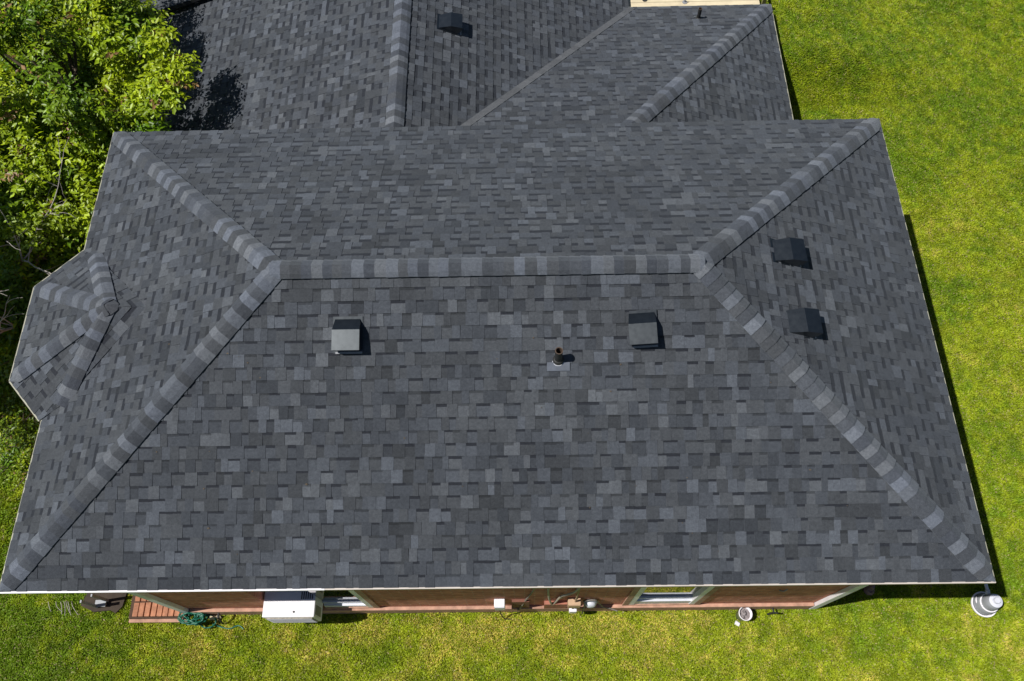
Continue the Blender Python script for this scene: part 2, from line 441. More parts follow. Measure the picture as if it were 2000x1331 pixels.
# eaves: drip edge, fascia, soffit
m = MB(); m.box((-.012,-.020,ZE-.03),(3.6,0,ZE+.004)); m.build('drip_edge', WHITE, roof, HO)
m = MB(); m.box((3.602,-.017,ZE-.03),(W+.012,0,ZE+.003)); m.build('drip_edge', DRIP, roof, HO)
m = MB(); m.box((-.016,.003,ZE-.03),(0,D,ZE+.003)); m.build('drip_edge', DRIPO, roof, HO)
m = MB(); m.box((W,.003,ZE-.03),(W+.012,D,ZE+.003)); m.build('drip_edge', DRIPO, roof, HO)
m = MB(); m.box((-.01,D+.001,ZE-.03),(W+.01,D+.008,ZE+.001)); m.build('drip_edge', simple('dark_drip_edge', (.06,.065,.07), .6), roof, HO)
m = MB()
m.box((.004,.002,ZE-.17),(W-.004,.024,ZE-.031)); m.box((.004,D-.024,ZE-.17),(W-.004,D-.002,ZE-.031))
m.box((.004,.025,ZE-.17),(.026,D-.025,ZE-.031)); m.box((W-.026,.025,ZE-.17),(W-.004,D-.025,ZE-.031))
m.build('fascia', FASC, house, HO)
m = MB(); m.box((.027,.026,ZE-.165),(W-.027,D-.026,ZE-.15)); m.build('soffit', SOFF, house, HO)
m = MB()
for a, b in ((bv[0],bv[1]),(bv[1],bv[2]),(bv[2],bv[3])):
    a = Vector(a); b = Vector(b); tt = (b-a).normalized(); o = Vector((tt.y, -tt.x, 0))*-1
    o = o if o.x < 0 else -o
    q = [a, b, b+o*.018, a+o*.018]
    m.mesh([p+Vector((0,0,.003)) for p in q]+[p-Vector((0,0,.13)) for p in q], [(0,1,2,3),(3,2,6,7),(4,7,6,5),(0,3,7,4),(1,5,6,2)])
m.build('drip_edge', DRIPO, bay, HO)
m = MB(); m.mesh([(p[0]+.02,p[1],ZE-.12) for p in bv]+[(.03,4.39,ZE-.12)], [(0,1,2,3)]); m.build('soffit', SOFF, bay, HO)
m = MB(); m.box((XK,YS,Z2-.03),(XK+.018,YE,Z2+.003)); m.build('drip_edge', DRIPO, wing, HO); m = MB(); m.box((XV,YE+.001,Z2-.03),(XK+.015,YE+.015,Z2+.002)); m.build('drip_edge', DRIPO, wing, HO); m = MB(); m.box((XW-.018,D,Z2-.03),(XW,ey-.003,Z2+.003))
m.build('drip_edge', DRIPO, wing, HO)
m = MB(); m.box((XK-.03,YS,Z2-.17),(XK-.004,YE-.004,Z2-.031)); m.build('fascia', FASC, wing, HO); m = MB(); m.box((XV,YE-.03,Z2-.17),(XK-.031,YE-.004,Z2-.031)); m.build('fascia', FASC, wing, HO); m = MB(); m.box((XW+.004,D,Z2-.17),(XW+.03,ey-.004,Z2-.031))
m.build('fascia', FASC, wing, HO)

# walls
WY, X0, X1 = .15, 1.10, 9.80
wins = [(2.355, 3.72, .12, 1.95), (7.20, 8.09, .24, 1.95)]
m = MB(); zt_ = ZE-.151; xs = X0
for (a, b, z0, z1) in wins:
    m.box((xs, WY, 0), (a, WY+.2, zt_)); m.box((a, WY, 0), (b, WY+.2, z0)); m.box((a, WY, z1), (b, WY+.2, zt_)); xs = b
m.box((xs, WY, 0), (X1, WY+.2, zt_))
m.box((X0, WY+.2, 0), (X0+.2, D-.3, zt_)); m.box((X1-.2, WY+.2, 0), (X1, D-.3, zt_)); m.box((X0+.2, D-.5, 0), (X1-.2, D-.3, zt_))
m.box((XW+.3, D-.29, -.2), (XV-.3, YN-.2, Z2-.04)); m.box((XV-.29, D-.29, -.2), (XK-.3, YE-.3, Z2-.04))
m.mesh([(.0,4.1,0),(-.35,3.72,0),(-.35,2.66,0),(0.0,2.3,0),(1.1,2.3,0),(1.1,4.1,0),(.0,4.1,zt_),(-.35,3.72,zt_),(-.35,2.66,zt_),(0.0,2.3,zt_),(1.1,2.3,zt_),(1.1,4.1,zt_)],
       [(0,1,7,6),(1,2,8,7),(2,3,9,8),(3,4,10,9),(4,5,11,10),(5,0,6,11)])
m.build('wall', BRICK, house, HO)
m = MB()
m.box((X0+.06, .098, 0), (X1-.06, WY-.002, .30), bev=.008)
m.build('wall_ledge', LEDGE, house, HO)
m = MB()      # narrow raised brick course and window surrounds
m.mesh([(x,y,z) for y in (.128, WY-.002) for x, z in ((7.12,1.95),(7.12,.302),(8.17,.302),(8.17,1.95),(8.093,1.95),(8.093,.36),(7.197,.36),(7.197,1.95))],
    [(0,1,6,7),(1,2,5,6),(2,3,4,5),(0,8,9,1),(1,9,10,2),(2,10,11,3),(3,11,12,4),(4,12,13,5),(5,13,14,6),(6,14,15,7),(7,15,8,0)])
m.build('window_surround', LEDGE, house, HO); m = MB()
m.mesh([(x,y,z) for y in (.128, WY-.002) for x, z in ((3.07,.302),(3.80,.302),(3.80,1.95),(3.725,1.95),(3.725,.36),(3.07,.36))],
    [(0,1,4,5),(1,2,3,4),(0,6,7,1),(1,7,8,2),(2,8,9,3),(3,9,10,4),(4,10,11,5),(5,11,6,0)])
m.build('window_surround', LEDGE, house, HO)
for x, nm in ((X0-.05,'corner_trim'), (X1-.05,'corner_trim')):
    m = MB(); m.box((x, .095, 0), (x+.10, WY-.002, zt_-.002), bev=.006); m.build('corner_trim', WHITE, house, HO)
for i, (a, b, z0, z1) in enumerate(wins):
    m = MB(); y0 = WY+.02; y1 = WY+.09; t_ = .07
    ai = 3.058 if i == 0 else a+t_+.001
    if i == 0: m.box((a+.001,WY+.155,z0+.001),(a+t_,WY+.19,z1-.001))
    else: m.box((a+.001,WY-.02,z0+.001),(a+t_,y1,z1-.001))
    m.box((b-t_,WY-.02,z0+.001),(b-.001,y1,z1-.001))
    m.box((ai,WY-.02,z1-t_),(b-t_,y1,z1-.001))
    f = m.build('window', WHITE, house, HO)
    f['label'] = ['white window partly behind the air conditioner', 'white framed window right of the meters'][i]
    m = MB(); m.box((ai,y0,z0+.36),(b-t_-.001,y0+.06,z0+.44)); m.box((ai,y0-.03,z0+.06),(b-t_-.001,y0+.05,z0+.355)); m.build('sash', LGREY, f)
    f.children[-1].location = (0,0,0)
    for ch in f.children:
        ch.data.transform(Matrix.Translation((-HX,-HY,0)))
    m = MB(); m.box((ai,y0+.025,z0+.441),(b-t_-.001,y0+.035,z1-t_-.001)); m.build('glass', GLASS, f, HO)
    m = MB(); m.box((ai+.001,WY-.02,z0+.001),(b-.072,y0-.031,z0+.058), bev=.006); m.build('sill', LGREY, f, HO)

# roof vents
def vent(loc, n, updir, label, w=.30, l=.34):
    kp = .16 if updir[1] > 0 else .03
    n = Vector(n).normalized(); s = Vector(updir); s = (s - n*s.dot(n)).normalized(); x = (-s).cross(n).normalized() * -1
    x = s.cross(n).normalized()
    mat = Matrix((x, s, n)).transposed()
    e = part('roof_vent', label); e.matrix_local = Matrix.Translation(Vector(loc)-Vector(HO)) @ mat.to_4x4()
    h = MB(); a = w/2
    # side profile along s (up-slope positive): front lip, top plate, ramp down to the roof up-slope
    pr = [(-l/2-.006,.09), (-l/2,.172), (l*kp,.14), (l/2,.02)]
    ins = .012
    top = []
    for (q, z) in pr: top.append((-a if q < l*.4 else -a+ins, q, z)); top.append((a if q < l*.3 else a-ins, q, z))
    h.mesh(top, [(0,1,3,2),(2,3,5,4),(4,5,7,6)])
    base = [(-a+.005,-l/2+.05,0),(-a+.005,l/2,0),(a-.005,-l/2+.05,0),(a-.005,l/2,0)]
    h.mesh([top[0],top[2],top[4],top[6],base[1],base[0]], [(0,1,2,3,4,5)]); h.mesh([top[1],top[3],top[5],top[7],base[3],base[2]], [(5,4,3,2,1,0)])
    h.build('hood', VENT, e)
    g = MB(); g.box((-a+.02,-l/2+.045,0.0),(a-.02,-l/2+.05,.1)); g.build('grille', DGREY, e)
    f = MB(); f.box((-a-.01,-l/2-.035,.012),(a+.015,l/2+.03,.018)); f.build('flange', VENT, e)
    f = MB(); f.box((-a+.01,-l/2-.04,.019),(a+.005,-l/2-.018,.024)); f.build('flange_lip', GREY, e)
    return e
nS = (0,-SL,1); nE = (SL,0,1)
vent((3.895,2.52,3.976), nS, (0,1,0), 'bright topped black vent on the near slope, leftmost of the five roof vents')
vent((7.125,2.54,3.985), (-.12,-SL,1), (0,1,0), 'dark topped black vent on the near slope right of the plumbing pipe')
vent((8.90,3.61,3.732), nE, (-1,0,0), 'upper of two black vents on the east slope')
vent((8.93,2.69,3.716), nE, (-1,0,0), 'lower of two black vents on the east slope')
vent((4.70,8.78,Z2+SE2*(XV-4.70)), (SE2,0,1), (-1,0,0), 'black vent on the lower wing beside its ridge')
def pipe(loc, n, up, h, r, label, sc=1):
    e = part('plumbing_pipe', label); e.location = Vector(loc)-Vector(HO)
    n = Vector(n).normalized(); s = Vector(up); s = (s-n*s.dot(n)).normalized(); x = s.cross(n)
    m = MB(); m.lathe([(r,-.05),(r,h),(r*.82,h),(r*.82,h-.0005)]); m.build('stack', BLACKC, e, smooth=False)
    m = MB(); m.lathe([(r*.95,h+.001),(r*1.04,h+.004),(r*.8,h+.004),(r*.78,h-.12)]); m.build('rim', RUST, e)
    m = MB(); c = Vector((0,0,0)); a, b0, b1 = .125*sc, -.115*sc, -.02*sc
    q = [c+x*i*a+s*j+n*.02 for i, j in ((-1,b0),(1,b0),(1,b1),(-1,b1))]; m.mesh(q+[p-n*.015 for p in q], [(0,1,2,3)]+[(i,4+i,4+(i+1)%4,(i+1)%4) for i in range(4)])
    m.build('flashing', GALV, e)
    m = MB(); m.lathe([(r*1.5,-.01),(r*1.42,.035*sc),(r*1.05,.05*sc),(r*1.02,.05*sc)]); m.build('collar', BLACKC, e, smooth=True)
    m = MB(); m.lathe([(r*1.62,-.012),(r*1.6,.004),(r*1.5,.004)]); m.build('seal', LGREY, e)
    return e
pipe((6.2,2.235,ZE+SL*2.235), nS, (0,1,0), .25, .042, 'wide black plumbing pipe with rusty rim and bright flashing on the near slope')
pipe((9.06,10.2,Z2+SN2*(YE-10.2)), (0,SN2,1), (0,-1,0), .22, .032, 'thin black plumbing pipe on the lower wing near its far eave', .6)

# ------------------------------------------------------------------ terrain
def sm(a, b, x): t = np.clip((x-a)/(b-a), 0, 1); return t*t*(3-2*t)
def gz(x, y):
    x = np.asarray(x, float); y = np.asarray(y, float)
    m = .62*sm(8.9, 10.0, y)*(1-sm(10.8, 14.5, x))*sm(8.0, 8.5, x)
    return m
    return m + .02*np.sin(x*1.7+.4)*np.sin(y*1.3)*sm(0,1.5,np.minimum(np.abs(x-11.5)+0*y+.0, 3))
fine = list(np.arange(-7, 20.01, .12))
xs_ = [-400,-150,-60,-25,-12]+fine+[28,60,150,400]; ys_ = [-400,-150,-60,-20,-8]+list(np.arange(-4, 17.01, .12))+[25,60,150,400]
gx, gy = np.meshgrid(xs_, ys_); gzv = gz(gx, gy)
vs = np.stack([gx.ravel(), gy.ravel(), gzv.ravel()], 1); nx = len(xs_)
fs = [(j*nx+i, j*nx+i+1, (j+1)*nx+i+1, (j+1)*nx+i) for j in range(len(ys_)-1) for i in range(nx-1)]
me = bpy.data.meshes.new('lawn'); me.from_pydata(vs.tolist(), [], fs); me.materials.append(GROUND)
me.polygons.foreach_set('use_smooth', [True]*len(fs))
lawn = bpy.data.objects.new('lawn', me); col.objects.link(lawn); lawn['kind'] = 'structure'; lawn['label'] = 'sunlit lawn with dry yellow patches around the house'

# value noise used to colour blades and foliage patches
_g = rng.random((64, 64))
def vnoise(x, y, s):
    x = x/s+17.3; y = y/s+9.1; xi = np.floor(x).astype(int); yi = np.floor(y).astype(int); fx = x-xi; fy = y-yi
    fx = fx*fx*(3-2*fx); fy = fy*fy*(3-2*fy); g = lambda a, b: _g[a % 64, b % 64]
    return (g(xi,yi)*(1-fx)+g(xi+1,yi)*fx)*(1-fy)+(g(xi,yi+1)*(1-fx)+g(xi+1,yi+1)*fx)*fy
def tri_mesh(name, V, F, Cc, mat, parent=None, org=(0,0,0)):
    me = bpy.data.meshes.new(name); nv, nf = len(V), len(F); k = F.shape[1]
    me.vertices.add(nv); me.vertices.foreach_set('co', (V-np.array(org)).astype(np.float32).ravel())
    me.loops.add(nf*k); me.loops.foreach_set('vertex_index', F.astype(np.int32).ravel())
    me.polygons.add(nf); me.polygons.foreach_set('loop_start', np.arange(0, nf*k, k, dtype=np.int32))
    me.update(calc_edges=True); me.validate()
    a = me.attributes.new('Col', 'FLOAT_COLOR', 'FACE'); buf = np.ones((nf, 4), np.float32); buf[:, :3] = Cc; a.data.foreach_set('color', buf.ravel())
    me.materials.append(mat); o = bpy.data.objects.new(name, me); col.objects.link(o)
    if parent: o.parent = parent
    return o
def blades(n, x0, x1, y0, y1, keep, hmul=1.0, shade=None):
    x = rng.uniform(x0, x1, n); y = rng.uniform(y0, y1, n); k = keep(x, y); x = x[k]; y = y[k]; n = len(x)
    cl = vnoise(x, y, .09)*.6+vnoise(x+5, y, .3)*.4
    L_ = rng.uniform(.028, .062, n)*(0.5+1.0*cl)*hmul; a = rng.uniform(0, 2*np.pi, n)+vnoise(x, y, .2)*4; ti = rng.uniform(.15, 1.25, n)
    w = rng.uniform(.0045, .0095, n)*hmul
    z = gz(x, y); d = np.stack([np.cos(a)*np.sin(ti), np.sin(a)*np.sin(ti), np.cos(ti)], 1)
    p = np.stack([x, y, z-.002], 1); s = np.stack([-np.sin(a), np.cos(a), 0*a], 1)*w[:, None]
    V = np.empty((n, 4, 3)); V[:, 0] = p-s; V[:, 1] = p+s
    mid = p+d*(L_*.6)[:, None]; V[:, 1] = mid+s; V[:, 2] = p+d*L_[:, None]+np.array([0,0,-1])*(L_*.25)[:, None]; V[:, 3] = mid-s; V[:, 0] = p
    F = np.arange(n*4).reshape(n, 4)
    dry = .44+(vnoise(x, y, 1.3)-.5)*.22+(vnoise(x+3, y+8, .4)-.5)*.26+(vnoise(x, y+30, .1)-.5)*.36+.12*np.exp(-((y+.12)/.2)**2)*sm(1.8,3.5,x)*sm(9.6,7,x)
    dry = dry + .10*np.exp(-((y+.4)/.6)**2)*sm(-1, 2, x) + .05*sm(10.8, 12, x)*sm(2, -1, y) - .16*sm(1.4,-.6,x)
    g1 = np.array([.165,.265,.007]); g2 = np.array([.32,.385,.013]); dr = np.array([.58,.50,.10])
    t1 = np.clip((dry-.26)/.26, 0, 1)[:, None]; t2 = np.clip((dry-.54-.05*sm(1,4,y))/.16, 0, 1)[:, None]*(rng.random(n)<.55)[:, None]
    C = (g1*(1-t1)+g2*t1)*(1-t2)+dr*t2
    C = C*(rng.uniform(.74, 1.32, n)*(.80+.40*vnoise(x+2, y+4, .10)))[:, None]; st = rng.random(n) < .05; C[st] = np.array([.5,.42,.2])*rng.uniform(.6,1,st.sum())[:, None]
    return V.reshape(-1, 3), F, C
def outside(x, y):
    inh = ((x > X0) & (x < X1) & (y > .1) & (y < D-.3)) | ((x > XW+.3) & (x < XK-.3) & (y > D-.3) & (y < YE-.3)) | ((x>XW+.3)&(x<XV)&(y>YE-.3)) | ((x>8.0)&(x<10.36)&(y>10.75))
    und = (x > .4) & (x < W-.3) & (y > .75) & (y < D)
    return ~(inh | und)
Vs=[];Fs=[];Cs=[];nb=0
for args in ((520000, -3.4, 16.2, -1.3, .8, outside, 1.0), (950000, 9.9, 16.2, .6, 12.4, outside, 1.0), (150000, -3.4, .8, .5, 4.2, outside, 1.35)):
    V, F, C = blades(*args); Vs.append(V); Fs.append(F+nb); Cs.append(C); nb += len(V)
grass = tri_mesh('grass', np.concatenate(Vs), np.concatenate(Fs), np.concatenate(Cs), GRASS)
tag(grass, 'short yellow green grass blades covering the lawn', 'grass', kind='stuff')

# ------------------------------------------------------------------ trees
def blocked(p, pad=.04):
    x, y, z = p[:,0], p[:,1], p[:,2]
    b = (x > -pad) & (x < W) & (y > 0) & (y < D+pad+.02)
    b |= (y > D-.1) & (x > XW-.05) & (x < XRG) & (z < Z2+.38*(x-XW)+.07)
    b |= (y > ey-.05) & (x > ex0-.05) & (z < ez0+.33*(x-ex0)+.09)
    b |= (x > -.60) & (y > 1.85) & (y < 4.5)
    return b
def leafset(centres, dirs, n_per, size, cols, spread):
    """leaves in sprays: each spray is a twig end with leaflets either side"""
    m = len(centres); n = m*n_per
    c = np.repeat(centres, n_per, 0); d = np.repeat(dirs, n_per, 0)
    tpos = np.tile(np.linspace(-1, 1, n_per), m)+rng.normal(0, .06, n)
    side = np.where(np.arange(n) % 2 == 0, 1.0, -1.0)
    zz = np.array([0,0,1.0]); lat = np.cross(d, zz); lat /= (np.linalg.norm(lat, axis=1, keepdims=True)+1e-6)
    p = c + d*(tpos*spread)[:, None] + rng.normal(0, .014, (n, 3))
    ld = d*.55 + lat*(side*rng.uniform(.5, 1.0, n))[:, None] + rng.normal(0, .22, (n, 3)); ld[:, 2] -= rng.uniform(.0, .45, n)
    ld /= np.linalg.norm(ld, axis=1, keepdims=True)
    nrm = np.cross(ld, np.cross(zz+rng.normal(0, .45, (n, 3)), ld)); nrm /= np.linalg.norm(nrm, axis=1, keepdims=True)
    s = np.cross(ld, nrm); Ls = rng.uniform(.55, 1.35, n)*size; w = Ls*rng.uniform(.18, .28, n)
    V = np.empty((n, 6, 3)); fold = -.12
    V[:, 0] = p; V[:, 1] = p+ld*(Ls*.42)[:, None]+s*w[:, None]; V[:, 2] = p+ld*(Ls*.95)[:, None]-nrm*(Ls*.12)[:, None]
    V[:, 3] = p+ld*(Ls*.42)[:, None]-s*w[:, None]; V[:, 4] = p+ld*(Ls*.5)[:, None]+nrm*(Ls*fold*-1*-1)[:, None]
    V[:, 5] = V[:, 4]
    k = ~blocked(p+ld*(Ls*.9)[:, None]) & ~blocked(p)
    V = V[k][:, :5]; n = len(V); Fi = np.arange(n)[:, None]*5
    F = np.concatenate([Fi+np.array([0,1,2,4]), Fi+np.array([0,4,2,3])], 1).reshape(-1, 4)
    cc = np.repeat(cols, n_per, 0)[k]*rng.uniform(.65, 1.35, (n, 1))
    return V.reshape(-1, 3), F, np.repeat(cc, 2, 0)
def tree(name, base, centre, rad, n_clump, n_spray, label, cat, group, size=.1, trunk_r=.11, cl_r=.42, seed=1, brown=.03, limbs=9, keep=None, flat=.55, bright=1.0):
    global rng; rng = np.random.default_rng(seed); random.seed(seed)
    root = empty(name, base, label, cat, group); O = base
    cen = np.array(centre); rad = np.array(rad)
    # clump centres, mostly in the outer shell and upper half
    P = []
    while len(P) < n_clump:
        q = rng.normal(size=3); q /= np.linalg.norm(q); q[2] = abs(q[2])*1.0 - .35*(rng.random() < .5)
        r = rng.uniform(.35, 1.0)**.6
        p = cen + q*r*rad
        if keep is None or keep(p): P.append(p)
    P = np.array(P); P = P[~blocked(P, .02)]
    if 'tall bright' in label: # low inner growth closes the crown from below
        q = np.stack([rng.uniform(-3.6, -.9, 60), rng.uniform(6.6, 10.4, 60), rng.uniform(.5, 1.3, 60)], 1); P = np.concatenate([P, q])
        q = np.stack([rng.uniform(-.7, .1, 16), rng.uniform(6.6, 7.8, 16), rng.uniform(1.3, 2.3, 16)], 1); P = np.concatenate([P, q])
        P = np.concatenate([P, np.array([[.42, 7.6, 2.45], [.5, 7.9, 2.5], [.3, 7.35, 2.4], [.2, 8.3, 2.7]])])
    C, Dd, Cl = [], [], []
    for p in P:
        k = int(n_spray*rng.uniform(.5, 1.4)); r = cl_r*rng.uniform(.6, 1.2)
        q = rng.normal(size=(k, 3)); q /= np.linalg.norm(q, axis=1, keepdims=True)
        rr = rng.uniform(.2, 1, k)**.5*r; c = p + q*rr[:, None]*np.array([1, 1, flat])
        out = q*np.array([1,1,.35]) + (p-cen)/np.linalg.norm(p-cen)*.5 + np.array([0,0,-.1])+rng.normal(0,.25,(k,3))
        out /= np.linalg.norm(out, axis=1, keepdims=True)
        g = rng.random()**1.2; base_c = np.array([.10,.20,.004])*(1-g)+np.array([.36,.45,.010])*g
        cl = np.tile(base_c, (k, 1))*rng.uniform(.8, 1.25, (k, 1))*bright
        br = rng.random(k) < brown; cl[br] = np.array([.23,.13,.05])
        C.append(c); Dd.append(out); Cl.append(cl)
    C = np.concatenate(C); Dd = np.concatenate(Dd); Cl = np.concatenate(Cl)
    V, F, CC = leafset(C, Dd, 9, size, Cl, .13)
    tri_mesh('crown', V, F, CC, LEAF, root, O)
    tm = MB(); b = Vector(base); fork = Vector((b.x*.6+cen[0]*.4, b.y*.6+cen[1]*.4, max(b.z+.5, cen[2]-rad[2]*.9)))
    tm.tube(smoothc([b-Vector((0,0,.15)), b.lerp(fork, .5)+Vector((.06,-.05,0)), fork], 5), [trunk_r*1.25]+[trunk_r*(1-.05*i) for i in range(10)], 10)
    tr = tm.build('trunk', BARK, root, O, smooth=True)
    lm = MB(); order = list(range(len(P))); random.shuffle(order)
    for i in order[:limbs*3]:
        e = Vector(P[i]); mid = fork.lerp(e, .5)+Vector((random.uniform(-.15,.15), random.uniform(-.15,.15), -.12))
        k = random.uniform(.2, .45); pts = smoothc([fork, mid, e], 5)
        lm.tube(pts, [trunk_r*k*(1-.085*j) for j in range(len(pts))], 6)
        for _ in range(2):
            e2 = e+Vector((random.uniform(-.35,.35), random.uniform(-.35,.35), random.uniform(-.1,.2)))
            q2 = np.array([e2[:]]);
            if not blocked(q2)[0]: lm.tube([mid.lerp(e,.6), e2], [.012, .004], 5)
    lm.build('limbs', BARK, tr, O, smooth=True)
    return root
G = 'trees beside the west side of the house'
tree('leafy_tree', (-2.1, 8.9, 0), (-1.85, 8.3, 2.15), (2.2, 2.35, 1.4), 125, 32, 'tall bright green tree overhanging the lower wing roof at the top', 'tree', G, seed=3, cl_r=.30, keep=lambda p: not (p[0] > -.35 and p[1] > 8.7), size=.095)
tree('leafy_tree', (-1.9, 6.3, 0), (-1.4, 6.2, 1.55), (1.6, 1.25, 1.05), 85, 28, 'lower green tree with its leaves against the corner of the hip roof', 'tree', G, seed=5, trunk_r=.08, size=.095)
tree('leafy_tree', (-1.7, 4.6, 0), (-1.4, 4.75, .9), (1.4, 1.3, .85), 80, 24, 'shaded bushy tree between the hip roof and the frame, above the bay', 'tree', G, seed=8, trunk_r=.06, bright=.8)  # bright dims the leaf colour, painting in part of the shade
tree('leafy_tree', (-4.9, 4.6, 0), (-4.65, 4.1, 4.7), (1.9, 2.0, 1.3), 120, 28, 'tall tree standing west of the lawn whose shade falls beside the bay', 'tree', G, seed=13, trunk_r=.14, cl_r=.5, size=.12)
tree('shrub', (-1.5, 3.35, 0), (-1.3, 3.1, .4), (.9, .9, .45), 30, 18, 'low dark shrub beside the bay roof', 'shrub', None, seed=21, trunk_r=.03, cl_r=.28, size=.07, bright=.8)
tree('shrub', (-.35, 2.1, 0), (-1.75, 2.45, .3), (.7, .5, .3), 12, 16, 'low green shrub on the lawn below the bay roof', 'shrub', None, seed=22, trunk_r=.03, cl_r=.25, size=.06, bright=.9)
# dead branches
def dead(base, tips, name, label, seed):
    random.seed(seed); m = MB(); b = Vector(base)
    def br(p, d, l, r, depth):
        pts = [p]; q = p
        for i in range(4):
            d = (d+Vector((random.uniform(-.35,.35), random.uniform(-.35,.35), random.uniform(-.2,.2)))).normalized(); q = q+d*l/4; pts.append(q)
        m.tube(pts, [r*(1-.17*i) for i in range(5)], 5)
        if depth:
            for _ in range(3):
                k = random.randint(1, 4); nd = (d+Vector((random.uniform(-.9,.9), random.uniform(-.9,.9), random.uniform(-.3,.3)))).normalized(); br(pts[k], nd, l*.62, r*.6, depth-1)
    for t in tips: br(b, (Vector(t)-b).normalized(), (Vector(t)-b).length, .014, 2)
    o = m.build(name, TWIG, None, base); o.location = base; tag(o, label, 'branch')
dead((-1.65,5.0,1.6), [(-1.05,5.05,2.5),(-1.15,4.6,2.45),(-1.12,5.5,2.5)], 'dead_branch', 'bare grey dead branch sticking out of the dark foliage above the bay', 2)
dead((-1.75,4.1,1.1), [(-1.3,4.05,2.0),(-1.42,3.7,1.9)], 'dead_branch', 'bare pale twigs at the picture edge, lower of the two dead branches', 4)
random.seed(99); rng = np.random.default_rng(99)

# ------------------------------------------------------------------ things along the front wall
ac = empty('air_conditioner', (2.75, 0, .5), 'white boxy air conditioner mounted in the front window', 'air conditioner'); O = (2.75,0,.5)
a0, a1, b0, b1, c0, c1 = 2.37, 3.05, -.06, .30, .48, .93
m = MB(); m.box((a0,b0,c0),(a1,b1,c1), bev=.012); m.build('casing', WHITE, ac, O)
m = MB()
for k in range(6): m.box((a1-.19+k*.028, .165, c1+.0005), (a1-.176+k*.028, .26, c1+.003))
m.build('top_vent', DGREY, ac, O)
m = MB(); m.box((a0+.035,b0-.012,c0+.03),(a1-.035,b0-.0005,c1-.05)); g = m.build('grille', simple('dirty_beige', (.35,.31,.25), .8, var=.4, scale=18), ac, O)
m = MB()
for k in range(9): m.box((a0+.045,b0-.02,c0+.045+k*.04),(a1-.045,b0-.0125,c0+.055+k*.04))
m.build('louvre', GREY, g, O)
m = MB(); m.lathe([(0.014,0),(.014,.006),(0,.006)], (a0+.41,.005,c1)); m.build('knob', DGREY, ac, O)
m = MB(); m.box((a1+.0005,-.02,c0+.1),(a1+.004,.1,c1-.06)); m.build('side_vent', simple('grey_side', (.25,.25,.22), .6), ac, O)

def stand(name, org, label, cat, parts, group=None):
    e = empty(name, org, label, cat, group)
    for nm, mb, mt, smth in parts: mb.build(nm, mt, e, org, smooth=smth)
    return e
m = MB(); m.box((5.39,.04,.66),(5.53,.148,.93), bev=.012); m2 = MB(); m2.box((5.395,.032,.68),(5.525,.039,.91)); m3 = MB(); m3.tube([(5.45,.06,.66),(5.46,.04,.25),(5.50,.0,.06),(5.6,.0,.02)], .008)
stand('telephone_box', (5.46,.09,.4), 'white upright utility box on the brick wall, left of the meter', 'utility box', [('casing',m,WHITE,False),('lid',m2,LGREY,False),('cable',m3,BLACKC,False)])
m = MB(); m.box((5.62,.11,.32),(5.85,.148,.86)); tag(m.build('wall_panel', simple('brown_panel', (.17,.065,.04), .8), None, (5.7,.13,.3)), 'dark brown panel on the wall next to the white box', 'panel').location = (5.7,.13,.3)
m = MB(); m.box((6.05,.10,.305),(6.36,.148,.68)); tag(m.build('wall_panel', simple('red_panel', (.34,.13,.085), .8), None, (6.2,.13,.3)), 'wide pale red panel on the wall under the bent conduit', 'panel').location = (6.2,.13,.3)
m = MB(); m.box((6.355,.05,.70),(6.52,.148,.95), bev=.01); m2 = MB(); m2.box((6.362,.044,.72),(6.512,.049,.93))
stand('meter_box', (6.43,.09,.5), 'tan electric box above the small white box on the wall', 'utility box', [('casing',m,BEIGE,False),('lid',m2,BEIGE,False)])
m = MB(); m.box((6.385,.02,.40),(6.485,.10,.56), bev=.01); m2 = MB(); m2.tube([(6.43,.07,.56),(6.43,.09,.70)], .018)
stand('junction_box', (6.43,.06,.2), 'small bright white box hanging below the tan electric box', 'utility box', [('casing',m,WHITE,False),('pipe',m2,CABLE,False)])
m = MB(); tl_ = Matrix.Rotation(math.radians(75),3,'X'); m.lathe([(.0,0),(.085,0),(.09,.02),(.085,.035),(.07,.04)], (6.66,.13,.72), tilt=tl_); m2 = MB(); m2.lathe([(.07,.04),(.066,.06),(.045,.075),(0,.078)], (6.66,.13,.72), tilt=tl_)
m3 = MB()
m3.tube(smoothc([(6.56,.12,.80),(6.62,.12,.90),(6.72,.12,.88),(6.76,.12,.72)],5), .012); m3.tube(smoothc([(6.76,.12,.72),(6.85,.1,.42),(6.95,.09,.33),(7.05,.06,.305)],5), .010); m3.tube([(6.6,.12,.62),(6.58,.07,.3),(6.58,.05,.18)], .013)
stand('electric_meter', (6.66,.1,.4), 'round glass electric meter with cables, rightmost of the wall equipment', 'meter', [('base',m,GREY,True),('glass',m2,LGREY,True),('cable',m3,CABLE,False)])
m = MB(); m.tube(smoothc([(5.93,.13,2.6),(5.90,.13,1.7),(5.80,.125,.9),(5.72,.10,.33),(5.69,.085,.31)],5), .011)
tag(m.build('wall_cable', CABLE, None, (5.9,.13,1)), 'dark cable slanting down the wall past the brown panel', 'cable').location = (5.9,.13,1)
m = MB(); m.tube(smoothc([(6.07,.12,2.6),(6.08,.12,1.7),(6.11,.12,1.0),(6.155,.11,.62),(6.20,.12,.82),(6.26,.12,1.28),(6.33,.12,1.40),(6.42,.12,1.66),(6.5,.12,2.6)],6), .015); m.lathe([(.028,-.02),(.028,.02)], (6.26,.12,1.28))
tag(m.build('wall_conduit', simple('pale_conduit', (.36,.32,.27), .6), None, (6.2,.12,1)), 'pale bent conduit making a V above the red panel', 'conduit').location = (6.2,.12,1)
m = MB(); m.tube(smoothc([(6.46,.12,2.6),(6.455,.12,1.6),(6.45,.1,1.0),(6.44,.09,.82)],5), .013)
